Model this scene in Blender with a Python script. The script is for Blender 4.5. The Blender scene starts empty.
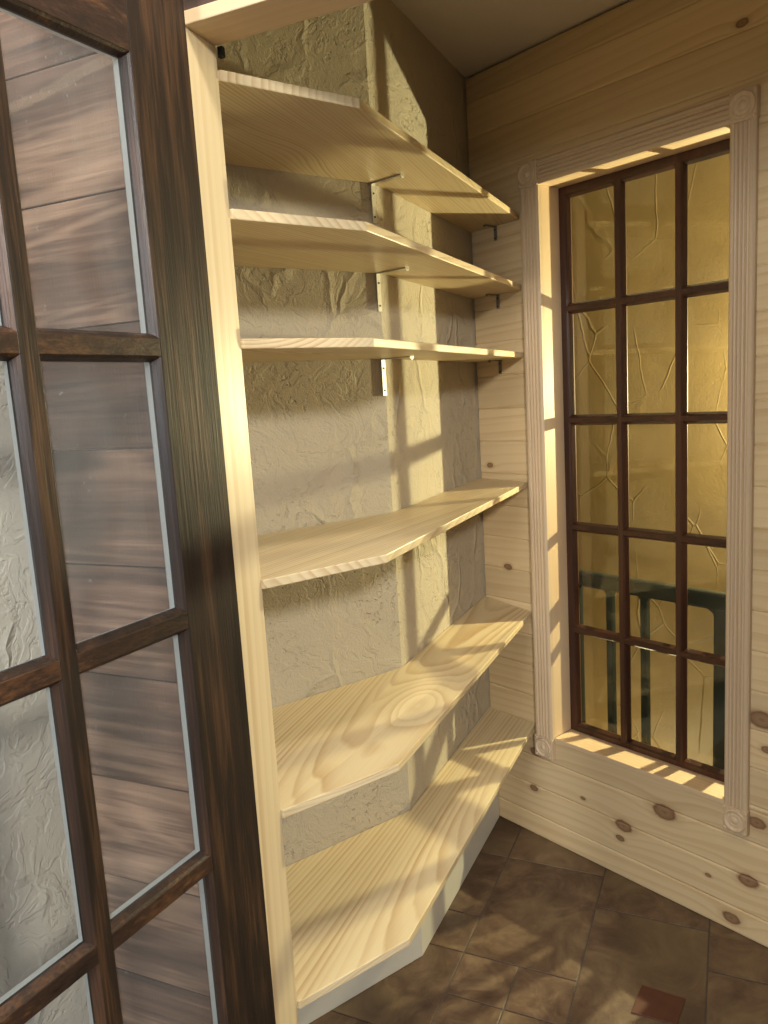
import bpy, bmesh, math, random
from mathutils import Vector, Matrix
R_ = random.Random(7)
sc = bpy.context.scene
COL = sc.collection
V = Vector

# ------------------------------------------------------------------ helpers
def tag(o, label=None, cat=None, group=None, kind=None):
    if label: o['label'] = label
    if cat: o['category'] = cat
    if group: o['group'] = group
    if kind: o['kind'] = kind
    return o

def link_bm(name, bm, mats, parent=None, smooth=False):
    me = bpy.data.meshes.new(name)
    bmesh.ops.recalc_face_normals(bm, faces=bm.faces[:])
    bm.to_mesh(me); bm.free()
    if not isinstance(mats, (list, tuple)): mats = [mats]
    for m in mats: me.materials.append(m)
    if smooth:
        for p in me.polygons: p.use_smooth = True
    o = bpy.data.objects.new(name, me)
    COL.objects.link(o)
    if parent: o.parent = parent
    return o

def empty(name, loc=(0, 0, 0), parent=None):
    o = bpy.data.objects.new(name, None); COL.objects.link(o)
    o.location = loc; o.empty_display_size = .05
    if parent: o.parent = parent
    return o

def box(bm, a, b, M=None, bev=0.0, mi=0):
    """axis-aligned box a..b, optionally transformed by M, edges bevelled"""
    lo = [min(a[i], b[i]) for i in range(3)]; hi = [max(a[i], b[i]) for i in range(3)]
    t = bmesh.new()
    vs = [t.verts.new((x, y, z)) for x in (lo[0], hi[0]) for y in (lo[1], hi[1]) for z in (lo[2], hi[2])]
    for f in ((0,1,3,2),(4,6,7,5),(0,4,5,1),(2,3,7,6),(0,2,6,4),(1,5,7,3)):
        t.faces.new([vs[i] for i in f])
    bmesh.ops.recalc_face_normals(t, faces=t.faces[:])
    if bev > 0:
        bmesh.ops.bevel(t, geom=t.edges[:], offset=bev, segments=2, profile=.5, affect='EDGES')
    merge(bm, t, M, mi)

def merge(bm, t, M=None, mi=0):
    if M: bmesh.ops.transform(t, matrix=M, verts=t.verts[:])
    m = {}
    for v in t.verts: m[v] = bm.verts.new(v.co)
    for f in t.faces:
        try:
            nf = bm.faces.new([m[v] for v in f.verts]); nf.material_index = mi; nf.smooth = f.smooth
        except ValueError: pass
    t.free()

def prism(bm, poly, z0, z1, M=None, bev=0.0, mi=0):
    """extrude polygon; z0/z1 numbers or per-vertex lists"""
    t = bmesh.new(); n = len(poly)
    Z0 = z0 if isinstance(z0, (list, tuple)) else [z0]*n
    Z1 = z1 if isinstance(z1, (list, tuple)) else [z1]*n
    lo = [t.verts.new((p[0], p[1], Z0[i])) for i, p in enumerate(poly)]
    hi = [t.verts.new((p[0], p[1], Z1[i])) for i, p in enumerate(poly)]
    t.faces.new(lo); t.faces.new(hi)
    for i in range(n): t.faces.new((lo[i], lo[(i+1) % n], hi[(i+1) % n], hi[i]))
    bmesh.ops.recalc_face_normals(t, faces=t.faces[:])
    if bev > 0: bmesh.ops.bevel(t, geom=t.edges[:], offset=bev, segments=2, profile=.5, affect='EDGES')
    merge(bm, t, M, mi)

def sweep_profile(bm, prof, length, M, mi=0):
    """profile points (across, out) extruded along local z 0..length: local x = across, y = out"""
    prism(bm, prof, 0, length, M, 0, mi)

def tube(bm, p, q, r, n=12, mi=0):
    p, q = V(p), V(q); d = q-p
    t = bmesh.new()
    bmesh.ops.create_cone(t, cap_ends=True, segments=n, radius1=r, radius2=r, depth=d.length)
    M = Matrix.Translation((p+q)/2) @ d.to_track_quat('Z', 'Y').to_matrix().to_4x4()
    merge(bm, t, M, mi)

def frame_M(origin, ex, ey, ez=(0, 0, 1)):
    M = Matrix.Identity(4)
    for i, e in enumerate((V(ex), V(ey), V(ez))):
        M[0][i], M[1][i], M[2][i] = e
    M[0][3], M[1][3], M[2][3] = origin
    return M

# ------------------------------------------------------------------ node helpers
class NT:
    def __init__(s, name):
        s.m = bpy.data.materials.new(name); s.m.use_nodes = True
        s.t = s.m.node_tree; s.t.nodes.clear()
        s.out = s.n('ShaderNodeOutputMaterial')
    def n(s, k, **kw):
        nd = s.t.nodes.new(k)
        for a, b in kw.items(): setattr(nd, a, b)
        return nd
    def l(s, a, b): s.t.links.new(a, b)
    def put(s, sock, v):
        if hasattr(v, 'is_output') or isinstance(v, bpy.types.NodeSocket): s.l(v, sock)
        else: sock.default_value = v
    def math(s, op, a, b=None, c=None, clamp=False):
        nd = s.n('ShaderNodeMath', operation=op, use_clamp=clamp)
        s.put(nd.inputs[0], a)
        if b is not None: s.put(nd.inputs[1], b)
        if c is not None: s.put(nd.inputs[2], c)
        return nd.outputs[0]
    def vmath(s, op, a, b=None, c=None, scale=None):
        nd = s.n('ShaderNodeVectorMath', operation=op)
        s.put(nd.inputs[0], a)
        if b is not None: s.put(nd.inputs[1], b)
        if c is not None: s.put(nd.inputs[2], c)
        if scale is not None: s.put(nd.inputs['Scale'], scale)
        return nd.outputs['Value'] if op in ('LENGTH', 'DISTANCE', 'DOT_PRODUCT') else nd.outputs['Vector']
    def noise(s, vec, scale, detail=3, rough=.5, dist=0, color=False):
        nd = s.n('ShaderNodeTexNoise'); s.l(vec, nd.inputs['Vector'])
        nd.inputs['Scale'].default_value = scale; nd.inputs['Detail'].default_value = detail
        nd.inputs['Roughness'].default_value = rough; nd.inputs['Distortion'].default_value = dist
        return nd.outputs['Color'] if color else nd.outputs['Fac']
    def ramp(s, fac, stops, interp='LINEAR'):
        nd = s.n('ShaderNodeValToRGB'); nd.color_ramp.interpolation = interp
        e = nd.color_ramp.elements
        while len(e) < len(stops): e.new(.5)
        for i, (p, c) in enumerate(stops):
            e[i].position = p; e[i].color = (*c, 1) if len(c) == 3 else c
        s.put(nd.inputs[0], fac)
        return nd.outputs['Color']
    def mix(s, fac, a, b, mode='MIX'):
        nd = s.n('ShaderNodeMix', data_type='RGBA', blend_type=mode)
        s.put(nd.inputs[0], fac)
        s.put(nd.inputs[6], a if not isinstance(a, tuple) else (*a[:3], 1))
        s.put(nd.inputs[7], b if not isinstance(b, tuple) else (*b[:3], 1))
        return nd.outputs[2]
    def mapping(s, vec, loc=(0,0,0), rot=(0,0,0), scale=(1,1,1), kind='POINT'):
        nd = s.n('ShaderNodeMapping', vector_type=kind); s.l(vec, nd.inputs['Vector'])
        nd.inputs['Location'].default_value = loc; nd.inputs['Rotation'].default_value = rot
        nd.inputs['Scale'].default_value = scale
        return nd.outputs[0]
    def coord(s): return s.n('ShaderNodeTexCoord').outputs['Object']
    def principled(s, col, rough=.5, bump=None, bstr=.2, bdist=.01, spec=.5, coat=0):
        p = s.n('ShaderNodeBsdfPrincipled')
        s.put(p.inputs['Base Color'], col if not isinstance(col, tuple) else (*col[:3], 1)); s.put(p.inputs['Roughness'], rough)
        p.inputs['Specular IOR Level'].default_value = spec
        if coat: p.inputs['Coat Weight'].default_value = coat; p.inputs['Coat Roughness'].default_value = .25
        if bump is not None:
            b = s.n('ShaderNodeBump'); b.inputs['Strength'].default_value = bstr; b.inputs['Distance'].default_value = bdist
            s.l(bump, b.inputs['Height']); s.l(b.outputs[0], p.inputs['Normal'])
        s.l(p.outputs[0], s.out.inputs['Surface'])
        return p

def wood(name, early, late, rot=(0,0,0), freq=55, pith=(0.0, -.12), tilt=.06, rough=.45, contrast=.8,
         knots=None, knot_axis=None, warp=.02, seed=0, knotcol=(.13,.065,.032), spec=.4, vary=.12, isl=1.0, swirl=None):
    """sawn timber: growth rings round a slightly tilted pith, grain along local x after rot"""
    N = NT(name)
    co = N.coord()
    pco = co
    if knots:   # the grain swirls round each knot
        mind = None; push = None
        for (ky, kz, kr) in [(a, b, c*1.3) for a, b, c in knots]:
            d = N.vmath('MULTIPLY', N.vmath('SUBTRACT', co, (0, ky, kz)), (0, .72, 1.15))
            L = N.vmath('LENGTH', d)
            dd = N.math('DIVIDE', L, kr)
            mind = dd if mind is None else N.math('MINIMUM', mind, dd)
            g = N.math('MULTIPLY', N.math('EXPONENT', N.math('MULTIPLY', N.math('MULTIPLY', dd, dd), -.12)), kr*1.3)
            push = g if push is None else N.math('ADD', push, g)
    v = N.mapping(co, rot=rot, loc=(seed*.37, 0, 0))
    geo = N.n('ShaderNodeNewGeometry').outputs['Random Per Island']
    off = N.n('ShaderNodeCombineXYZ')
    N.l(N.math('MULTIPLY', geo, 7.3*isl), off.inputs[0])
    N.l(N.math('MULTIPLY', N.math('SUBTRACT', N.math('FRACT', N.math('MULTIPLY', geo, 17.3)), .5), .16*isl), off.inputs[1])
    N.l(N.math('MULTIPLY', N.math('SUBTRACT', N.math('FRACT', N.math('MULTIPLY', geo, 41.7)), .5), .10*isl), off.inputs[2])
    v = N.vmath('ADD', v, off.outputs[0])
    low = N.noise(N.mapping(v, scale=(.7, 2.6, 2.6)), 1.0, 1, .4, color=True)
    v2 = N.vmath('ADD', v, N.vmath('MULTIPLY', N.vmath('SUBTRACT', low, (.5, .5, .5)), (0, warp*2.6, warp*2.6)))
    fine = N.noise(N.mapping(v, scale=(6, 60, 60)), 1.0, 2, .5, color=True)
    v2 = N.vmath('ADD', v2, N.vmath('MULTIPLY', N.vmath('SUBTRACT', fine, (.5, .5, .5)), (0, .002, .002)))
    sp = N.n('ShaderNodeSeparateXYZ'); N.l(v2, sp.inputs[0])
    y = N.math('SUBTRACT', sp.outputs[1], pith[0]); z = N.math('SUBTRACT', sp.outputs[2], pith[1])
    z = N.math('ADD', z, N.math('MULTIPLY', sp.outputs[0], tilt))
    r = N.math('SQRT', N.math('ADD', N.math('MULTIPLY', y, y), N.math('MULTIPLY', z, z)))
    if knots: r = N.math('ADD', r, push)
    if swirl:   # oval figure where the saw grazed a bump in the growth rings
        ca, sa = math.cos(rot[2]), math.sin(rot[2])
        c = (swirl[0]*ca-swirl[1]*sa + seed*.37, swirl[0]*sa+swirl[1]*ca, 0)
        dd = N.vmath('LENGTH', N.vmath('MULTIPLY', N.vmath('SUBTRACT', v2, c), (.42/swirl[2], 1.0/swirl[2], 0)))
        r = N.math('ADD', r, N.math('MULTIPLY', N.math('EXPONENT', N.math('MULTIPLY', N.math('MULTIPLY', dd, dd), -.8)), swirl[2]*.75))
    rc = N.n('ShaderNodeCombineXYZ'); N.l(N.math('MULTIPLY', r, 1.0), rc.inputs[0]); rc.inputs[1].default_value = seed*3.3
    rn = N.noise(rc.outputs[0], 30, 2, .6)
    ph = N.math('ADD', N.math('MULTIPLY', r, freq), N.math('MULTIPLY', rn, 1.8))
    ring = N.math('FRACT', ph)
    rc2 = N.n('ShaderNodeCombineXYZ'); N.l(N.math('FLOOR', ph), rc2.inputs[0]); rc2.inputs[1].default_value = seed*1.7
    wn = N.n('ShaderNodeTexWhiteNoise', noise_dimensions='3D'); N.l(rc2.outputs[0], wn.inputs['Vector'])
    dk = N.ramp(ring, [(0, (.1,)*3), (.35, (.2,)*3), (.72, (.8,)*3), (.86, (1,)*3), (1, (.1,)*3)])
    fib = N.noise(N.mapping(v, scale=(5, 260, 260)), 1.0, 3, .6)
    broad = N.noise(N.mapping(v, scale=(1.2, 5, 9)), 1.0, 2, .5)
    f = N.math('MULTIPLY', N.math('MULTIPLY', dk, N.math('MULTIPLY_ADD', wn.outputs['Value'], .75, .35)), contrast)
    f = N.math('MULTIPLY', f, N.math('MULTIPLY_ADD', broad, 1.3, .15))
    f = N.math('ADD', f, N.math('MULTIPLY', N.math('SUBTRACT', fib, .5), .28), clamp=True)
    col = N.mix(f, early, late)
    tint = N.math('MULTIPLY_ADD', N.math('FRACT', N.math('MULTIPLY', geo, 9.7)), vary, 1-vary*.5)
    col = N.mix(1.0, col, N.vmath('SCALE', N.rgb1() if hasattr(N, 'rgb1') else (1, 1, 1), scale=tint), 'MULTIPLY')
    if knots:
        nz = N.noise(co, 90, 2)
        md = N.math('ADD', mind, N.math('MULTIPLY', N.math('SUBTRACT', nz, .5), .35))
        kc = N.ramp(md, [(0, (.20,.11,.055)), (.35, (.30,.18,.09)), (.7, (.26,.15,.075)), (.9, (.19,.10,.05)), (1, (.3,.17,.08))])
        mk = N.ramp(N.math('MULTIPLY', md, .5), [(0, (1,)*3), (.46, (1,)*3), (.6, (.25,)*3), (1, (0,)*3)])
        col = N.mix(mk, col, kc)
    N.principled(col, N.math('MULTIPLY_ADD', fib, .2, rough-.1), bump=N.math('ADD', N.math('MULTIPLY', fib, .6), N.math('MULTIPLY', dk, .4)), bstr=.12, bdist=.002, spec=spec)
    return N.m

def stained(name, dark, mid, worn, rot, rough=.4, wear=.5, sc_=1.0, spec=.5, knots=False, coat=0, isl=1.0, low=.7):
    """dark stained, streaky timber with the stain rubbed through in places"""
    N = NT(name); co = N.coord(); v = N.mapping(co, rot=rot)
    geo = N.n('ShaderNodeNewGeometry').outputs['Random Per Island']
    v = N.vmath('ADD', v, N.vmath('SCALE', (3.1*isl, .7*isl, .9*isl), scale=geo))
    s1 = N.noise(N.mapping(v, scale=(4*sc_, 130*sc_, 130*sc_)), 1, 4, .65)
    s2 = N.noise(N.mapping(v, scale=(2.2*sc_, 22*sc_, 22*sc_)), 1, 3, .55, .4)
    s3 = N.noise(N.mapping(v, scale=(1.2*sc_, 4*sc_, 4*sc_)), 1, 2, .5)
    w = N.math('MULTIPLY_ADD', s2, .7, N.math('MULTIPLY', s1, .5))
    w = N.math('ADD', w, N.math('MULTIPLY', N.math('SUBTRACT', s3, .5), low))
    col = N.ramp(w, [(.35, dark), (.62, mid), (.62+.5*(1-wear), worn)])
    h = s1; ro = rough
    if knots:
        r = N.n('ShaderNodeTexVoronoi', feature='F1', voronoi_dimensions='3D'); N.l(N.mapping(v, scale=(4.5, 4.6, .01)), r.inputs['Vector'])
        r.inputs['Scale'].default_value = 1; r.inputs['Randomness'].default_value = 1
        dist = N.math('ADD', r.outputs['Distance'], N.math('MULTIPLY', N.math('SUBTRACT', s2, .5), .12))
        mk = N.ramp(dist, [(0, (1,)*3), (.10, (.95,)*3), (.26, (.6,)*3), (.46, (0,)*3)])
        col = N.mix(mk, col, N.mix(s2, (.008,.006,.006), (.05,.022,.012)))
        # figure: cathedral rings
        lowc = N.noise(N.mapping(v, scale=(.5, 5, 5)), 1, 2, .5)
        rg = N.math('SINE', N.math('ADD', N.math('MULTIPLY', lowc, 105), N.math('MULTIPLY', s1, 2.0)))
        col = N.mix(N.math('MULTIPLY', N.math('MAXIMUM', rg, 0), N.ramp(s3, [(.42, (.04,)*3), (.6, (.5,)*3)])), col, worn)
        # sawn cross-texture
        saw = N.noise(N.mapping(v, scale=(260, 14, 14)), 1, 2, .5)
        h = N.math('ADD', N.math('MULTIPLY', saw, .5), N.math('ADD', N.math('MULTIPLY', s1, .5), N.math('MULTIPLY', rg, .14)))
        h = N.math('ADD', h, N.math('MULTIPLY', N.ramp(dist, [(0, (1,)*3), (.25, (0,)*3)]), 2.0))
        ro = N.math('MULTIPLY_ADD', s2, .3, rough-.1)
    N.principled(col, ro, bump=h, bstr=.35, bdist=.003, spec=spec, coat=coat)
    return N.m

def stucco(name, col_a, col_b, rough=.85, bstr=.8, pits=0.6, crease=.8, swirl=1.0, spec=.25, tooth=.5, scl=1.0, cw=1.0, few=0, warp=.16):
    """hand-trowelled plaster: creases where the trowel lifted, flattened ridges and small pits"""
    N = NT(name); co = N.coord()
    w = N.noise(N.mapping(co, scale=(1, 1, 1)), 5*scl, 3, .55, color=True)
    v = N.vmath('ADD', co, N.vmath('SCALE', N.vmath('SUBTRACT', w, (.5,.5,.5)), scale=warp/scl))
    # long creases
    vd = N.n('ShaderNodeTexVoronoi', feature='DISTANCE_TO_EDGE'); N.l(N.mapping(v, rot=(.5, .6, .2), scale=(1, 1, .62)), vd.inputs['Vector'])
    vd.inputs['Scale'].default_value = 6.5*scl
    cr = N.ramp(vd.outputs['Distance'], [(0, (1,)*3), (.035*cw, (.5,)*3), (.08*cw, (0,)*3), (1, (0,)*3)])
    msk = N.ramp(N.noise(co, 3.7*scl, 2, .5), [(.46+.06*few, (0,)*3), (.58+.08*few, (1,)*3)])
    cr = N.math('MULTIPLY', cr, msk)
    # terraces of plaster (skip trowel)
    sw = N.noise(v, 9*scl, 4, .55, 1.2)
    tr = N.ramp(sw, [(.36, (0,)*3), (.43, (.5,)*3), (.5, (.45,)*3), (.55, (.85,)*3), (.66, (.7,)*3), (.70, (1,)*3)])
    fine = N.noise(co, 150*scl, 4, .75)
    ptn = N.noise(N.vmath('ADD', co, N.vmath('SCALE', w, scale=.05)), 70*scl, 2, .5, .6)
    pit = N.ramp(ptn, [(.33, (0,)*3), (.41, (1,)*3)])
    pm = N.ramp(N.noise(co, 6*scl, 2, .5), [(.46, (1,)*3), (.62, (0,)*3)])
    pit = N.math('MAXIMUM', pit, pm)
    h = N.math('MULTIPLY', tr, .55*swirl)
    h = N.math('ADD', h, N.math('MULTIPLY', cr, crease))
    h = N.math('ADD', h, N.math('MULTIPLY', fine, .32*tooth))
    h = N.math('ADD', h, N.math('MULTIPLY', pit, .8*pits))
    col = N.mix(N.noise(co, 4*scl, 4, .6), col_a, col_b)
    col = N.mix(N.math('MULTIPLY', N.math('SUBTRACT', 1, pit), .12*pits), col, tuple(c*.55 for c in col_b))
    N.principled(col, rough, bump=h, bstr=bstr, bdist=.006, spec=spec)
    return N.m

def plain(name, col, rough=.5, metal=0, spec=.5, nscale=40, nstr=.05, var=.1):
    N = NT(name); co = N.coord(); n = N.noise(co, nscale, 3)
    c = N.mix(n, tuple(x*(1-var) for x in col), tuple(min(1, x*(1+var)) for x in col))
    p = N.principled(c, rough, bump=n, bstr=nstr, bdist=.002, spec=spec)
    p.inputs['Metallic'].default_value = metal
    return N.m

def glass(name, tint=(1, 1, 1), dust=0.0, ripple=.02, refl=1.0):
    N = NT(name); co = N.coord()
    tr = N.n('ShaderNodeBsdfTransparent'); tr.inputs[0].default_value = (*tint, 1)
    gl = N.n('ShaderNodeBsdfGlossy'); gl.inputs['Roughness'].default_value = .03
    b = N.n('ShaderNodeBump'); b.inputs['Strength'].default_value = ripple; b.inputs['Distance'].default_value = .01
    N.l(N.noise(co, 7, 2), b.inputs['Height']); N.l(b.outputs[0], gl.inputs['Normal'])
    g = N.n('ShaderNodeNewGeometry')
    c = N.math('ABSOLUTE', N.vmath('DOT_PRODUCT', g.outputs['Incoming'], g.outputs['Normal']))
    fres = N.math('MULTIPLY_ADD', N.math('POWER', N.math('SUBTRACT', 1.0, c), 5.0), .96, .04)
    m = N.n('ShaderNodeMixShader'); N.l(N.math('MULTIPLY', fres, refl), m.inputs[0])
    N.l(tr.outputs[0], m.inputs[1]); N.l(gl.outputs[0], m.inputs[2])
    last = m.outputs[0]
    if dust:
        df = N.n('ShaderNodeBsdfDiffuse'); df.inputs[0].default_value = (.75, .78, .8, 1)
        m2 = N.n('ShaderNodeMixShader')
        big = N.noise(N.mapping(co, scale=(3, 3, 1.2)), 1.6, 3, .6, .8)
        spk = N.ramp(N.noise(co, 160, 1, .5), [(.72, (0,)*3), (.8, (1,)*3)])
        f = N.math('MULTIPLY_ADD', N.ramp(big, [(.3, (.1,)*3), (.7, (1,)*3)]), dust, N.math('MULTIPLY', spk, .12))
        N.l(f, m2.inputs[0]); N.l(last, m2.inputs[1]); N.l(df.outputs[0], m2.inputs[2]); last = m2.outputs[0]
    N.l(last, N.out.inputs['Surface'])
    return N.m

# ------------------------------------------------------------------ measured plan of the place (metres)
CEIL = 2.44
BEND = V((-.6424, -.2911)); DA = V((-.9964, .0848)); DB = V((-.9107, -.4131))
NDW = V((.9, .436)); NDW.normalize(); HD = V((.436, -.9)); HD.normalize()       # doorway: normal into the pantry, direction along the opening
JF = V((-1.2285, -.6205))                                                # jamb, pantry-side corner
def dw(u, w):                                                            # u along the opening, w towards the hall
    p = JF + HD*u - NDW*w
    return (p.x, p.y)
DWT = .075; OPEN = .86; ZH = 2.03
def isect(p, d, q, e):
    D = d.x*(-e.y) + e.x*d.y
    a = ((q.x-p.x)*(-e.y) + e.x*(q.y-p.y))/D
    return p + d*a
AEND = isect(BEND, DA, JF, HD)
YL, YR, ZT, ZB, RR = -.2789, -.8334, 2.0608, .3754, .0827
SHZ = [1.997, 1.7943, 1.5947, 1.2019, .7883, .3938]; ST = .0166
SY = -1.42                                                               # pantry's near wall

# ------------------------------------------------------------------ materials
ANG_B = math.atan2(DB.y, DB.x)
PE, PL = (.67, .55, .335), (.43, .265, .12)
def mrot(a): return (0, 0, -a)
PITHY = [.10, -.26, .0, -.40, .07, .30]
M_shelf = [wood('pine_shelf_board', PE, PL, rot=mrot(ANG_B+[.10,-.05,.04,-.12,.03,-.06][i]), freq=118+9*(i % 3), pith=(PITHY[i], SHZ[i]-.07-.02*(i%3)), tilt=.045*(1 if i%2 else -1),
               contrast=.84, warp=.03, seed=i*3+1, rough=.42, isl=0, swirl=((-.745, -.462, .055) if i == 4 else (-.93, -.40, .05) if i == 0 else None)) for i in range(6)]
KN = [(-.655,.269,.019),(-.523,.171,.015),(-.893,.169,.015),(-.85,.038,.013),(-.186,.167,.009),(-.511,.126,.008),(-.922,.627,.019),
      (-.914,.343,.013),(-.936,.551,.008),(-.785,.134,.005),(-.853,2.275,.008),(-.046,1.245,.007),(-.107,.913,.009),(-.20,.30,.013),(-.38,.205,.005),(-1.0,.9,.013)]
M_plank = wood('pine_wall_planks', (.67,.51,.29), (.46,.28,.12), rot=(0, 0, -math.pi/2), freq=36, pith=(-.11, 0), tilt=.05, contrast=.55, knots=KN, warp=.015, rough=.5, vary=.18)
M_casing = wood('fluted_casing_pine', (.62,.47,.30), (.44,.29,.17), rot=(0, math.pi/2, 0), freq=60, pith=(-.2, .05), tilt=.02, contrast=.5, warp=.01, rough=.5, isl=.3)
M_casing_h = wood('fluted_casing_pine_level', (.62,.47,.30), (.44,.29,.17), rot=(0, 0, -math.pi/2), freq=60, pith=(-.2, .05), tilt=.02, contrast=.5, warp=.01, rough=.5, isl=.3)
M_liner = wood('window_liner_pine', (.70,.52,.32), (.50,.30,.15), rot=(0, math.pi/2, 0), freq=60, pith=(-.2, .1), contrast=.4, rough=.5, isl=.3)
M_sill = wood('window_sill_pine', (.70,.52,.32), (.50,.30,.15), rot=(0, 0, -math.pi/2), freq=60, pith=(-.2, .1), contrast=.4, rough=.5, isl=.3)
M_jamb = wood('doorway_jamb_pine', (.60,.485,.30), (.42,.28,.14), rot=(0, math.pi/2, 0), freq=50, pith=(1.32, -.62), tilt=.03, contrast=.55, rough=.4, isl=0)
M_head = wood('doorway_header_pine', (.62,.47,.29), (.50,.30,.15), rot=mrot(math.atan2(HD.y, HD.x)), freq=50, pith=(-.75, 1.9), tilt=.03, contrast=.5, rough=.4, isl=0)
M_stucco = stucco('trowelled_plaster', (.43,.372,.272), (.51,.44,.325), bstr=1.0, tooth=1.2)
M_stucco_hall = stucco('hall_plaster', (.52,.48,.40), (.60,.56,.48), bstr=.8, pits=.3)
M_gold = stucco('stairwell_plaster', (.10,.064,.024), (.25,.172,.070), rough=.5, bstr=.8, pits=.1, crease=.75, swirl=.25, spec=.5, tooth=.9, scl=.62, cw=.2, few=.1, warp=.035)
M_ceil = plain('ceiling_paint', (.72,.66,.57), .85, nscale=120, nstr=.2, var=.04)
M_base = plain('painted_baseboard', (.55,.52,.44), .5, var=.04)
M_red = stained('window_sash_stain', (.028,.010,.005), (.052,.018,.009), (.10,.036,.016), rot=(0, math.pi/2, 0), wear=.4, rough=.35)
DOORANG = math.atan2(-.335, -.942)
M_dv = stained('dark_stained_door_upright', (.009,.006,.0045), (.022,.013,.008), (.12,.056,.024), rot=(0, math.pi/2, 0), wear=.12, rough=.5, spec=.25, sc_=1.7, low=.35)
M_dh = stained('dark_stained_door_level', (.011,.007,.005), (.034,.017,.010), (.18,.08,.030), rot=mrot(DOORANG), wear=.22, rough=.42, spec=.35, sc_=1.5)
M_dm = stained('dark_stained_moulding', (.010,.006,.0045), (.03,.016,.010), (.14,.06,.024), rot=(0, math.pi/2, 0), wear=.22, rough=.38, spec=.4, sc_=1.6)
M_brown = stained('brown_stained_planks', (.035,.018,.013), (.135,.072,.048), (.38,.24,.16), rot=mrot(math.atan2(HD.y, HD.x)), wear=.5, rough=.42, knots=True)
M_bead = plain('pale_glazing_bead', (.46,.50,.53), .3, var=.03)
M_green = plain('dark_green_enamel', (.007,.016,.013), .35, nscale=20, var=.2)
M_steel = plain('zinc_plated_steel', (.62,.60,.54), .35, metal=.85, var=.06)
M_dsteel = plain('grey_steel', (.24,.22,.18), .45, metal=.5)
M_black = plain('black_hole', (.01,.01,.01), .6)
M_glass = glass('window_glass', (.97,.96,.92), ripple=.015)
M_dglass = glass('door_glass', (.96,.97,.97), dust=.06, ripple=.05)
M_gap = plain('shadow_gap_backing', (.05,.04,.03), .9)
M_dark = plain('wall_core', (.55,.46,.34), .9)

# slate-look floor tiles: colour varies from tile to tile
N = NT('slate_look_tile'); co = N.coord()
geo = N.n('ShaderNodeNewGeometry').outputs['Random Per Island']
cv = N.vmath('ADD', co, N.vmath('SCALE', (5., 3., 2.), scale=geo))
n1 = N.noise(cv, 7, 5, .62, 1.4); n2 = N.noise(cv, 22, 5, .65, .8); n3 = N.noise(cv, 3.2, 2)
c1 = N.ramp(n1, [(.30, (.050,.030,.019)), (.46, (.085,.052,.033)), (.55, (.125,.083,.050)), (.68, (.18,.132,.075))])
c2 = N.ramp(n2, [(.35, (.055,.034,.022)), (.5, (.105,.070,.045)), (.66, (.15,.108,.066))])
cc = N.mix(.32, c1, c2)
cc = N.mix(N.math('MULTIPLY', N.ramp(n3, [(.5, (0,)*3), (.66, (1,)*3)]), .4), cc, (.20, .155, .085))
cc = N.mix(1.0, cc, N.vmath('SCALE', (1, 1, 1), scale=N.math('MULTIPLY_ADD', N.math('FRACT', N.math('MULTIPLY', geo, 5.7)), .3, .95)), 'MULTIPLY')
cc = N.mix(1.0, cc, (1, .91, .84), 'MULTIPLY')
N.principled(cc, N.math('MULTIPLY_ADD', n2, .3, .32), bump=N.math('ADD', n1, N.math('MULTIPLY', n2, .5)), bstr=.35, bdist=.006, spec=.45)
M_tile = N.m
M_grout = plain('tile_grout', (.10,.075,.052), .9, var=.2)
M_redtile = plain('red_brown_tile', (.085,.026,.014), .4, var=.25)

# ------------------------------------------------------------------ floor
GO = V((-.443, -.667)); VA = V((-.905, -.425)); VA.normalize(); UA = V((.425, -.905)); UA.normalize(); TU = .150
def tp(u, v):
    p = GO + UA*u*TU + VA*v*TU
    return p
bm = bmesh.new()
fl = [(.4, .6), (.4, -4.2), (-4.6, -4.2), (-4.6, .6)]
prism(bm, fl, -.05, -.0035, mi=1)
occ = set(); rects = [(-2,0,-3,0),(-2,-1,0,1),(-1,0,0,1),(0,2,-2,1),(-1,0,1,2),(-2,-1,1,2),(0,2,-4,-2),(-2,0,-5,-3),(2,4,-4,-1),(2,4,-1,1),
                      (-4,-2,-5,-3),(-4,-2,-3,-1),(-3,-2,-1,0),(-4,-3,-1,0),(-4,-2,0,2)]
for r in rects:
    for a in range(r[0], r[1]):
        for b in range(r[2], r[3]): occ.add((a, b))
rr = random.Random(3)
for a in range(-16, 26):
    for b in range(-12, 24):
        if (a, b) in occ: continue
        for (w, h) in rr.choice([((3,2),(2,2),(1,1)), ((2,2),(1,1)), ((2,3),(2,2),(1,1)), ((1,1),)]):
            cells = [(a+i, b+j) for i in range(w) for j in range(h)]
            if all(c not in occ for c in cells):
                for c in cells: occ.add(c)
                rects.append((a, a+w, b, b+h)); break
for (a, b, c, d) in rects:
    g = .013
    q = [tp(a+g, c+g), tp(b-g, c+g), tp(b-g, d-g), tp(a+g, d-g)]
    q = [V((min(p.x, .33), p.y)) for p in q]
    if all(p.x > .3 for p in q) or any(p.x > .34 or p.x < -4.5 or p.y > .5 or p.y < -4.1 for p in q): continue
    prism(bm, [(p.x, p.y) for p in q], -.0035, 0, bev=.0012)
floor = tag(link_bm('floor', bm, [M_tile, M_grout]), 'floor of brown slate-look tiles in mixed sizes', kind='structure')
bm = bmesh.new()
q = [V((-.343,-.787)), V((-.308,-.884)), V((-.394,-.908)), V((-.436,-.814))]
prism(bm, [(p.x, p.y) for p in q], .0001, .0035, bev=.001)
tag(link_bm('loose_tile', bm, M_redtile), 'small dark red-brown square tile lying on the brown floor', 'tile')

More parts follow.
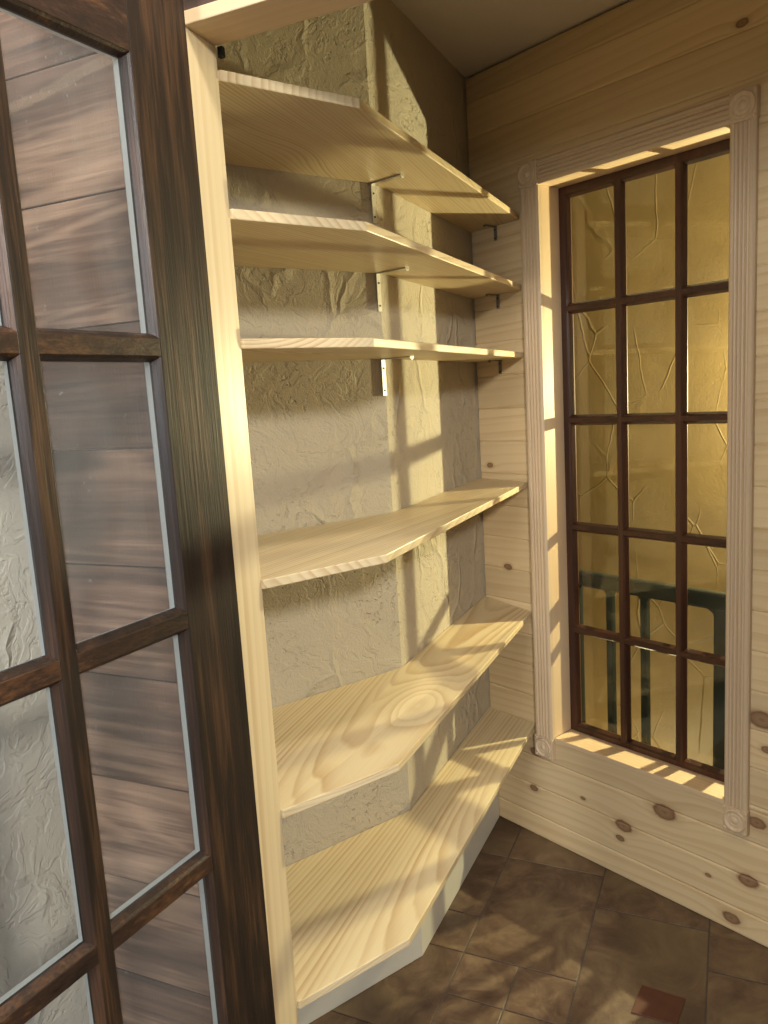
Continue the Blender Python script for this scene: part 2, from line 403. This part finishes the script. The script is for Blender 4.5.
# ------------------------------------------------------------------ plaster walls A and B, ceiling, near wall
def slab(name, p, q, nout, t, z0, z1, m, label=None):
    """vertical slab whose visible face runs p..q; nout points away from the room"""
    bm = bmesh.new()
    p, q, nout = V(p), V(q), V(nout)
    prism(bm, [tuple(p), tuple(q), tuple(q+nout*t), tuple(p+nout*t)], z0, z1)
    return tag(link_bm(name, bm, m), label, kind='structure')
bm = bmesh.new()
outA = V((DA.y, -DA.x)); outA = outA if outA.y > 0 else -outA
outB = V((DB.y, -DB.x)); outB = outB if outB.y > 0 else -outB
aend = AEND + DA*.02
prism(bm, [(.0172, 0), (0, 0), tuple(BEND), tuple(aend), tuple(aend+outA*.1), tuple(BEND+V((-.02,.12))), (.14, .13), (.14, 0)], 0, CEIL+.05)
tag(link_bm('wall_back', bm, M_stucco), 'tan hand-trowelled plaster wall that bends behind the shelves', kind='structure')
bm = bmesh.new()
cw = [(.12, .12), tuple(BEND+V((-.02,.12))), tuple(aend+outA*.1), dw(-.55, 0), dw(OPEN+.22, 0), dw(OPEN+.22, DWT)]
ce = [(.12, .13), (BEND.x-.02, BEND.y+.13), tuple(AEND+V((-.05,.1))), dw(0, .04), dw(OPEN+.1, .04), (.12, SY-.08)]
prism(bm, ce, CEIL, CEIL+.1)
tag(link_bm('ceiling', bm, M_ceil), kind='structure')
bm = bmesh.new(); box(bm, (.0, SY, 0), (dw(OPEN, 0)[0], SY-.08, CEIL))
tag(link_bm('wall_near', bm, M_dark), kind='structure')
# smooth painted skirting under the lowest shelf
bm = bmesh.new()
k0, k1, k2 = V((-.003, -.030)), V((-.6590, -.3275)), None
k2 = isect(k1, DA, JF+NDW*.002, HD)
b0 = V((-.003, -.0025)); b1 = BEND+V((0, -.001)); b2 = isect(b1, DA, JF+NDW*.002, HD)
prism(bm, [tuple(k0), tuple(k1), tuple(k2), tuple(b2), tuple(b1), tuple(b0)], .0005, .22, bev=.002)
tag(link_bm('baseboard_back', bm, M_base), 'smooth painted skirting below the lowest shelf', kind='structure')

# ------------------------------------------------------------------ pine plank wall with the window hole
bm = bmesh.new()
CO = .002
PITCH = .104; Z0 = 2.05-19*PITCH-PITCH
def plank_profile(zlo, zhi):
    g = .0048; d = .0026
    return [(0, zlo+g), (0, zhi-g), (d, zhi-.0001), (.017, zhi-.0001), (.017, zlo+.0001), (d, zlo+.0001)]
def plank(ya, yb, zlo, zhi):
    pr = plank_profile(zlo, zhi)
    t = bmesh.new()
    A = [t.verts.new((x, ya, z)) for x, z in pr]; B = [t.verts.new((x, yb, z)) for x, z in pr]
    n = len(pr); t.faces.new(A); t.faces.new(B)
    for i in range(n): t.faces.new((A[i], A[(i+1) % n], B[(i+1) % n], B[i]))
    bmesh.ops.recalc_face_normals(t, faces=t.faces[:])
    merge(bm, t)
hz0, hz1 = ZB-.004, ZT+.004; hy0, hy1 = YL+.004, YR-.004
k = 0; z = Z0
while z < CEIL:
    a, b = max(z, .001), min(z+PITCH, CEIL-.007)
    if b-a > .01:
        def rows(lo, hi, hole):
            if hi-lo < .006: return
            if hole:
                plank(-.006, hy0, lo, hi); plank(hy1, SY+.002, lo, hi)
            else: plank(-.006, SY+.002, lo, hi)
        if b <= hz0 or a >= hz1: rows(a, b, False)
        elif a >= hz0 and b <= hz1: rows(a, b, True)
        else:
            if a < hz0: rows(a, hz0, False); rows(hz0, b, True)
            else: rows(a, hz1, True); rows(hz1, b, False)
    z += PITCH; k += 1
# backing behind the planks (around the hole)
for (ya, yb, za, zb) in ((-.0005, hy0, 0, CEIL), (hy1, SY, 0, CEIL), (hy0, hy1, 0, hz0-.016), (hy0, hy1, hz1+.016, CEIL)):
    box(bm, (.0175, ya, za), (.12, yb, zb), mi=1)
tag(link_bm('wall_right', bm, [M_plank, M_gap]), 'pale knotty pine tongue-and-groove plank wall', kind='structure')

# ------------------------------------------------------------------ window
win = tag(empty('window_1', (0, (YL+YR)/2, ZB)), 'tall fifteen-pane interior window with dark red-brown sash in pine casing', kind='structure')
W0 = V(win.location)
def wpart(name, bm, m, **kw):
    o = link_bm(name, bm, m, win, **kw); o.data.transform(Matrix.Translation(-W0)); return o
# jamb liner: two sides and head; sill
bm = bmesh.new()
box(bm, (-.002, YL, ZB), (.118, YL+.012, ZT+.012), bev=.0008); box(bm, (-.002, YR, ZB), (.118, YR-.012, ZT+.012), bev=.0008)
wpart('window_liner', bm, M_liner)
bm = bmesh.new(); box(bm, (-.002, YL-.0005, ZT), (.118, YR+.0005, ZT+.012), bev=.0008); wpart('window_head', bm, M_sill)
bm = bmesh.new(); box(bm, (-.004, YL-.0005, ZB), (.118, YR+.0005, ZB-.014), bev=.0015); wpart('window_sill', bm, M_sill)
# sash: 3 x 5 grid
G0, GW, GM, H0, HH, HM, GF = -.3079, .1483, .0329, 2.0297, .2999, .0321, .0288
cols = [(G0-i*(GW+GM), G0-i*(GW+GM)-GW) for i in range(3)]
rows_ = [(H0-j*(HH+HM), H0-j*(HH+HM)-HH) for j in range(5)]
FX, BX, GX = RR, RR+.034, RR+.018
S = .010    # sticking width
bm = bmesh.new()
ylo, yhi = YR+.001, YL-.001
def wb(y0, y1, z0, z1): box(bm, (FX, y0, z0), (BX, y1, z1))
wb(yhi, cols[0][0]+S, ZB+.001, ZT-.001); wb(cols[2][1]-S, ylo, ZB+.001, ZT-.001)
wb(cols[0][0]+S, cols[2][1]-S, rows_[0][0]+S, ZT-.001); wb(cols[0][0]+S, cols[2][1]-S, ZB+.001, rows_[4][1]-S)
for i in range(2): wb(cols[i][1]-S, cols[i+1][0]+S, rows_[4][1]-S, rows_[0][0]+S)
for j in range(4):
    for i in range(3): wb(cols[i][0]+S, cols[i][1]-S, rows_[j][1]-S, rows_[j+1][0]+S)
def ring(bm, outer, inner, xo, xi, mk):
    """mitred sloped ring from rectangle outer at depth xo to inner at depth xi; mk maps (a, z, depth) -> co"""
    (a0, a1, z0, z1), (c0, c1, e0, e1) = outer, inner
    mid = [(a0+(c0-a0)*.45, a1+(c1-a1)*.45, z0+(e0-z0)*.45, z1+(e1-z1)*.45)][0]
    xm = xo+(xi-xo)*.25
    loops = []
    for (p0, p1, q0, q1), d in ((outer, xo), (mid, xm), (inner, xi)):
        loops.append([bm.verts.new(mk(a, z, d)) for a, z in ((p0, q0), (p1, q0), (p1, q1), (p0, q1))])
    for L0, L1 in zip(loops, loops[1:]):
        for i in range(4): bm.faces.new((L0[i], L0[(i+1) % 4], L1[(i+1) % 4], L1[i]))
for (y0, y1) in cols:
    for (zt, zb) in rows_:
        o_, i_ = (y0+S, y1-S, zb-S, zt+S), (y0, y1, zb, zt)
        ring(bm, o_, i_, FX, GX, lambda a, z, d: (d, a, z)); ring(bm, o_, i_, BX, GX, lambda a, z, d: (d, a, z))
wpart('window_sash', bm, M_red)
for (y0, y1) in cols:
    for (zt, zb) in rows_:
        bm = bmesh.new(); box(bm, (GX-.0015, y0+.003, zb-.003), (GX+.0015, y1-.003, zt+.003)); wpart('window_pane', bm, M_glass)
# fluted casing: profile across .067, thickness .017
CW = .067
def fluted(w=.067, t=.017):
    pts = [(0, 0), (0, t*.7), (.003, t*.9), (.006, t)]
    n = 4; a = .011; step = (w-2*a)/n
    for i in range(n):
        x = a+i*step
        pts += [(x, t), (x+step*.25, t-.0035), (x+step*.5, t-.0045), (x+step*.75, t-.0035), (x+step*.93, t)]
    pts += [(w-.006, t), (w-.003, t*.9), (w, t*.7), (w, 0)]
    out = []
    for q in pts:
        if not out or (abs(q[0]-out[-1][0])+abs(q[1]-out[-1][1])) > 1e-5: out.append(q)
    return out
RS = .070
for ys, cwid in ((YL, CW), (YR-.061, .061)):
    bm = bmesh.new()
    M = frame_M((-.0005, ys, ZB-.004), (0, 1, 0), (-1, 0, 0))
    sweep_profile(bm, fluted(cwid), ZT-ZB+.004, M)
    wpart('window_casing', bm, M_casing)
bm = bmesh.new()
M = frame_M((-.0005, YL, ZT), (0, 0, 1), (-1, 0, 0), (0, -1, 0))
sweep_profile(bm, fluted(), YL-YR, M)
wpart('window_casing', bm, M_casing_h)
def rosette(yc, zc):
    bm = bmesh.new(); h = RS/2
    hy = h if yc > -.5 else .032
    box(bm, (-.0005, yc-hy, zc-h), (-.019, yc+hy, zc+h), bev=.002)
    # turned bull's-eye: lathe about -x
    prof = [(.030, .019), (.030, .0225), (.0275, .0245), (.025, .0225), (.022, .0195), (.018, .0195), (.015, .0225), (.0125, .0195), (.009, .0205), (.005, .0245), (.0, .0255)]
    n = 28; loops = []
    for (r, x) in prof[:-1]:
        loops.append([bm.verts.new((-x, yc+r*math.cos(2*math.pi*i/n), zc+r*math.sin(2*math.pi*i/n))) for i in range(n)])
    c = bm.verts.new((-prof[-1][1], yc, zc))
    for A, B in zip(loops, loops[1:]):
        for i in range(n):
            f = bm.faces.new((A[i], A[(i+1) % n], B[(i+1) % n], B[i])); f.smooth = True
    for i in range(n): bm.faces.new((loops[-1][i], loops[-1][(i+1) % n], c))
    # small leaf bumps in the corners
    for sy in (-1, 1):
        for sz in (-1, 1):
            t = bmesh.new(); bmesh.ops.create_uvsphere(t, u_segments=8, v_segments=6, radius=.004)
            merge(bm, t, Matrix.Translation((-.019, yc+sy*.0265, zc+sz*.0285)))
    wpart('rosette_block', bm, M_casing)
for yc in (YL+CW/2+.001, YR-.0315):
    rosette(yc, ZT+RS/2-.001); rosette(yc, ZB-.004-RS/2+.001)

# ------------------------------------------------------------------ beyond the window: stairwell and railing
bm = bmesh.new(); box(bm, (1.35, 2.0, -1.6), (1.45, -2.2, 2.75)); tag(link_bm('wall_stairwell', bm, M_gold), kind='structure')
bm = bmesh.new(); box(bm, (.12, 2.0, -1.6), (1.35, 2.1, 2.75)); box(bm, (.12, -2.2, -1.6), (1.35, -2.3, 2.75))
box(bm, (.121, 2.0, -1.6), (.20, -2.2, -.06))
box(bm, (.121, 2.0, 2.44), (.16, -2.2, 2.75)); box(bm, (.121, 2.0, 0), (.20, .13, 2.44)); box(bm, (.121, SY-.1, 0), (.2, -2.2, 2.44))
tag(link_bm('wall_stairwell_side', bm, M_gold), kind='structure')
bm = bmesh.new(); box(bm, (.12, 2.1, 2.75), (1.45, -2.3, 2.85)); tag(link_bm('ceiling_stairwell', bm, M_ceil), kind='structure')
bm = bmesh.new(); box(bm, (.12, 2.1, -1.6), (1.45, -2.3, -1.7)); tag(link_bm('floor_stairwell', bm, M_grout), kind='structure')
bm = bmesh.new(); box(bm, (.1205, 2.0, -.06), (.24, -2.2, -.001)); tag(link_bm('floor_landing', bm, M_gold), kind='structure')

RX = .162
rail = tag(empty('stair_railing', (RX, -.5, 0)), 'dark green metal railing with square pickets outside the window', 'railing')
def rpart(name, bm):
    o = link_bm(name, bm, M_green, rail); o.data.transform(Matrix.Translation((-RX, .5, 0))); return o
ZR0, ZR1 = .842, .893
bm = bmesh.new(); box(bm, (RX-.016, .10, ZR0), (RX+.016, -1.35, ZR1), bev=.008); rpart('top_rail', bm)
bm = bmesh.new(); box(bm, (RX-.012, .08, .06), (RX+.012, -1.35, .085), bev=.003); rpart('bottom_rail', bm)
py = [-.264+.1195*k for k in (2, 1, 0, -1, -2, -3)] + [-.264-.1195*k for k in (5, 6, 7, 8)]
for y in py:
    bm = bmesh.new(); box(bm, (RX-.0105, y-.0115, .085), (RX+.0105, y+.0115, ZR0+.004), bev=.003)
    for s in (-1, 1):   # little welded fillets under the rail
        t = bmesh.new()
        pts = [(y+s*.0113, ZR0+.002), (y+s*.021, ZR0+.002), (y+s*.0155, ZR0-.004), (y+s*.0113, ZR0-.010)]
        a = [t.verts.new((RX-.009, q[0], q[1])) for q in pts]; b = [t.verts.new((RX+.009, q[0], q[1])) for q in pts]
        t.faces.new(a); t.faces.new(b)
        for i in range(4): t.faces.new((a[i], a[(i+1) % 4], b[(i+1) % 4], b[i]))
        merge(bm, t)
    rpart('picket', bm)
for y in (-.748, .09, -1.33):
    bm = bmesh.new(); box(bm, (RX-.02, y-.024, 0), (RX+.02, y+.024, ZR0+.01), bev=.006)
    for s in (-1, 1):
        t = bmesh.new()
        pts = [(y+s*.023, ZR0+.003), (y+s*.045, ZR0+.003), (y+s*.032, ZR0-.005), (y+s*.026, ZR0-.012), (y+s*.023, ZR0-.024)]
        a = [t.verts.new((RX-.014, q[0], q[1])) for q in pts]; b = [t.verts.new((RX+.014, q[0], q[1])) for q in pts]
        t.faces.new(a); t.faces.new(b)
        for i in range(5): t.faces.new((a[i], a[(i+1) % 5], b[(i+1) % 5], b[i]))
        merge(bm, t)
    rpart('post', bm)

# ------------------------------------------------------------------ shelves
FLX, FLY = -.9707, -.6452
inner_front = isect(V((FLX, FLY)), DA, JF+NDW*.0015, HD)
inner_back = isect(BEND+V((0, -.0015)), DA, JF+NDW*.0015, HD)
names = ['topmost deep pine corner shelf, seen from below above two brackets',
         'second pine corner shelf from the top, its underside showing',
         'third pine corner shelf from the top, seen edge-on at eye level',
         'fourth pine corner shelf from the top, the first whose top shows',
         'second-lowest pine corner shelf with an oval grain figure',
         'lowest pine corner shelf just above the skirting and floor']
zb_ = [0, 0, 0, 0, .010, .008]; zf_ = [0, 0, 0, -.005, -.009, .006]
for i, z in enumerate(SHZ):
    poly = [(-.002, -.0015), (-.002, -.199), (FLX, FLY), tuple(inner_front), tuple(inner_back), (BEND.x, BEND.y-.0015)]
    dz = [zb_[i], zf_[i], zf_[i], zf_[i], zb_[i], zb_[i]]
    bm = bmesh.new()
    prism(bm, poly, [z-ST+d for d in dz], [z+d for d in dz], bev=.0018)
    tag(link_bm('corner_shelf', bm, M_shelf[i]), names[i], 'shelf', 'pine corner shelves')

# ------------------------------------------------------------------ brackets
def bracket(loc, ang, leg, arm, w, m, label, group):
    """L-bracket: local -y is out from the wall, z down along it"""
    e = tag(empty('shelf_bracket', loc), label, 'bracket', group); e.rotation_euler = (0, 0, ang)
    t = .0022
    bm = bmesh.new()
    box(bm, (-w/2, -t, -leg), (w/2, 0, 0), bev=.0006)
    link_bm('wall_leg', bm, m, e)
    bm = bmesh.new(); box(bm, (-w/2, -arm, -t), (w/2, -t, 0), bev=.0006)
    tube(bm, (0, -arm+.001, -t/2), (0, -arm, -t/2), w/2, 10)
    link_bm('shelf_leg', bm, m, e)
    for zz in (-leg*.25, -leg*.85):
        bm = bmesh.new(); tube(bm, (0, -t-.0012, zz), (0, -t+.0006, zz), .0024, 12); link_bm('screw', bm, M_black, e)
    return e
where = ['under the topmost shelf', 'under the second shelf from the top', 'under the eye-level third shelf']
for i in range(3):
    z = SHZ[i]-ST-.0006
    bracket((BEND.x-.006, BEND.y-.0015, z), math.atan2(-.0848, .9964)+.22, .088, .092, .014, M_steel,
            'bright zinc angle bracket at the plaster bend, ' + where[i], 'zinc brackets at the bend')
    bracket((-.0015, -.106, z), -math.pi/2, .042, .05, .012, M_dsteel,
            'small grey angle bracket on the pine wall, ' + where[i], 'grey brackets on the pine wall')

# ------------------------------------------------------------------ doorway wall (plaster inside, brown planks in the hall)
def dwprism(bm, u0, u1, w0, w1, z0, z1, bev=0, mi=0):
    prism(bm, [dw(u0, w0), dw(u1, w0), dw(u1, w1), dw(u0, w1)], z0, z1, bev=bev, mi=mi)
LT = .019
ULEFT = -.362
bm = bmesh.new()
dwprism(bm, ULEFT-.1, -LT, 0, DWT-.016, 0, 2.9); dwprism(bm, -LT, OPEN+LT, 0, DWT-.016, ZH+LT, 2.9); dwprism(bm, OPEN+LT, OPEN+.30, 0, DWT-.016, 0, 2.9)
tag(link_bm('wall_front', bm, M_stucco), 'wall round the pantry doorway', kind='structure')
bm = bmesh.new()
zz = 1.83-9*.2
while zz < 2.9:
    a, b = max(zz, .002)+.0012, min(zz+.2, 2.9)-.0012
    def seg(u0, u1, lo, hi):
        if hi-lo > .01: dwprism(bm, u0, u1, DWT-.0155, DWT, lo, hi, bev=.0015)
    if b < ZH+LT:
        seg(ULEFT, -.003, a, b); seg(OPEN+.003, OPEN+.30, a, b)
    elif a > ZH: seg(ULEFT, OPEN+.30, a, b)
    else:
        seg(ULEFT, -.003, a, ZH); seg(OPEN+.003, OPEN+.3, a, ZH); seg(ULEFT, OPEN+.3, ZH+.002, b)
    zz += .2
tag(link_bm('wall_front_planks', bm, M_brown), 'wide brown-stained knotty planks on the hall side of the doorway wall', kind='structure')
# jamb and header of pine
bm = bmesh.new(); dwprism(bm, -LT, 0, -.001, DWT-.0005, .001, ZH, bev=.0015); tag(link_bm('trim_1', bm, M_jamb), 'pale pine side jamb of the doorway', kind='structure')
bm = bmesh.new(); dwprism(bm, OPEN, OPEN+LT, -.001, DWT-.0005, .001, ZH, bev=.0015); tag(link_bm('trim_2', bm, M_jamb), kind='structure')
bm = bmesh.new(); dwprism(bm, -LT, OPEN+LT, -.001, DWT+.001, ZH, ZH+LT, bev=.0015); tag(link_bm('trim_3', bm, M_head), 'pale pine header of the doorway', kind='structure')
# small black catch at the head of the jamb
bm = bmesh.new(); dwprism(bm, .001, .010, -.010, -.002, ZH-.016, ZH-.0005, bev=.001)
dwprism(bm, .003, .008, -.014, -.0105, ZH-.013, ZH-.006, bev=.001)
tag(link_bm('door_catch', bm, M_black), 'small black catch tucked under the header beside the jamb', 'catch')
# hall plaster wall behind the open door
c0 = V(dw(ULEFT, DWT)); c1 = c0 + V((-.9, -.436))*3.0
bm = bmesh.new(); o_ = V((-.436, .9))*.1
prism(bm, [tuple(c0), tuple(c1), tuple(c1+o_), tuple(c0+o_)], 0, 2.9)
tag(link_bm('wall_left', bm, M_stucco_hall), 'plaster hall wall behind the open glazed door', kind='structure')

# ------------------------------------------------------------------ the glazed door
DH = V((-1.317, -.696)); DD = V((-.942, -.335)); DD.normalize(); DN = V((DD.y, -DD.x))    # DN: towards the camera
if DN.y > 0: DN = -DN
DTH = .035
door = tag(empty('door_1', (DH.x, DH.y, .008)), 'dark-stained twelve-light glazed door standing open', kind='structure')
door.rotation_euler = (0, 0, math.atan2(DD.y, DD.x))
# local frame: x from hinge outwards, y: +y or -y towards camera
ez = V((0, 0, 1)); lx = V((DD.x, DD.y, 0)); ly = ez.cross(lx)
SG = 1 if ly.dot(V((DN.x, DN.y, 0))) > 0 else -1
def D(x, d, z): return (x, -SG*d, z-.008)       # d = depth behind the visible face
SW, MB, PW, STK = .107, .024, .186, .007
DW_ = SW*2+PW*3+MB*2
ZTOP = 2.068
ZRAIL = 1.941; MZ = [1.573, 1.194, .820]
opz = [(ZRAIL, MZ[0]+MB/2), (MZ[0]-MB/2, MZ[1]+MB/2), (MZ[1]-MB/2, MZ[2]+MB/2), (MZ[2]-MB/2, .444)]
opx = [(SW+i*(PW+MB), SW+i*(PW+MB)+PW) for i in range(3)]
def dbox(bm, x0, x1, z0, z1, bev=.0012):
    a, b = D(x0, 0, z0), D(x1, DTH, z1); box(bm, a, b, bev=bev)
bm = bmesh.new(); dbox(bm, 0, SW, .01, ZTOP); link_bm('stile', bm, M_dv, door)
bm = bmesh.new(); dbox(bm, DW_-SW, DW_, .01, ZTOP); link_bm('stile', bm, M_dv, door)
bm = bmesh.new(); dbox(bm, SW, DW_-SW, ZRAIL, ZTOP); link_bm('rail', bm, M_dh, door)
bm = bmesh.new(); dbox(bm, SW, DW_-SW, .01, opz[3][1]); link_bm('rail', bm, M_dh, door)
for i in range(2):
    bm = bmesh.new(); dbox(bm, opx[i][1], opx[i+1][0], opz[3][1], ZRAIL); link_bm('muntin', bm, M_dv, door)
for j in range(3):
    bm = bmesh.new()
    for i in range(3): dbox(bm, opx[i][0], opx[i][1], opz[j+1][0], opz[j][1])
    # lap over the uprights so that the level bars read continuous
    link_bm('muntin', bm, M_dh, door)
GD = .0145
for (x0, x1) in opx:
    for (zt, zb) in opz:
        bm = bmesh.new()
        ring(bm, (x0, x1, zb, zt), (x0+STK, x1-STK, zb+STK, zt-STK), .0015, GD-.002, lambda a, z, d: D(a, d, z))
        link_bm('glazing_moulding', bm, M_dm, door)
        bm = bmesh.new()
        ring(bm, (x0, x1, zb, zt), (x0+STK, x1-STK, zb+STK, zt-STK), DTH-.001, GD+.002, lambda a, z, d: D(a, d, z))
        link_bm('glazing_bead', bm, M_bead, door)
        bm = bmesh.new(); box(bm, D(x0+STK-.004, GD-.0018, zb+STK-.004), D(x1-STK+.004, GD+.0018, zt-STK+.004)); link_bm('pane', bm, M_dglass, door)
for z in (.25, 1.05, 1.85):
    bm = bmesh.new(); p = D(-.004, .030, z); tube(bm, (p[0], p[1], p[2]-.045), (p[0], p[1], p[2]+.045), .0055, 12)
    link_bm('hinge', bm, M_dsteel, door)

# ------------------------------------------------------------------ lights
def light(kind, name, loc, energy, color, **kw):
    d = bpy.data.lights.new(name, kind); d.energy = energy; d.color = color
    o = bpy.data.objects.new(name, d); COL.objects.link(o); o.location = loc
    for a, b in kw.items(): setattr(d, a, b)
    return o
def aim(o, t): o.rotation_euler = (V(t)-o.location).to_track_quat('-Z', 'Y').to_euler()
light('POINT', 'stairwell_lamp', (1.12, -.797, 1.465), 190, (1, .94, .58), shadow_soft_size=.018)
light('POINT', 'lower_stair_fill', (.75, .25, -.6), 27, (1, .86, .47), shadow_soft_size=.05)  # added unseen fill that brightens the lower stairwell wall
o = light('AREA', 'hall_ceiling_light', (-1.55, -1.5, 2.95), 24, (1, .93, .78), shape='DISK', size=.25); aim(o, (-1.1, -.9, 0))
o = light('AREA', 'hall_daylight', (-2.85, -3.7, 2.6), 100, (1, .97, .90), shape='DISK', size=.35); aim(o, (-1, -.3, 1))
o = light('AREA', 'hall_window_light', (-4.3, -2.15, 2.1), 74, (.90, .95, 1), shape='RECTANGLE', size=.9, size_y=1.1); aim(o, (-.2, -.7, 1.0))
w = bpy.data.worlds.new('hall_ambient'); sc.world = w; w.use_nodes = True
bg = w.node_tree.nodes['Background']; bg.inputs[0].default_value = (.88, .92, 1, 1); bg.inputs[1].default_value = .45

# ------------------------------------------------------------------ camera
yaw, pit, rol, f = .7015, -.152, -.0597, 765.62
F = V((math.sin(yaw)*math.cos(pit), math.cos(yaw)*math.cos(pit), math.sin(pit)))
Rr = V((math.cos(yaw), -math.sin(yaw), 0)); U = Rr.cross(F)
R2 = Rr*math.cos(rol)+U*math.sin(rol); U2 = -Rr*math.sin(rol)+U*math.cos(rol)
cd = bpy.data.cameras.new('camera'); cam = bpy.data.objects.new('camera', cd); COL.objects.link(cam)
cd.sensor_fit = 'HORIZONTAL'; cd.sensor_width = 36; cd.lens = 36*f/768; cd.clip_start = .02
M = Matrix.Identity(4)
for i, e in enumerate((R2, U2, -F)):
    M[0][i], M[1][i], M[2][i] = e
M.translation = V((-1.8775, -1.7190, 1.4928))
cam.matrix_world = M
sc.camera = cam
vs = sc.view_settings
sc.display_settings.display_device = 'sRGB'
vs.view_transform = 'Standard'; vs.look = 'None'; vs.gamma = 1; vs.use_curve_mapping = False; vs.exposure = 0
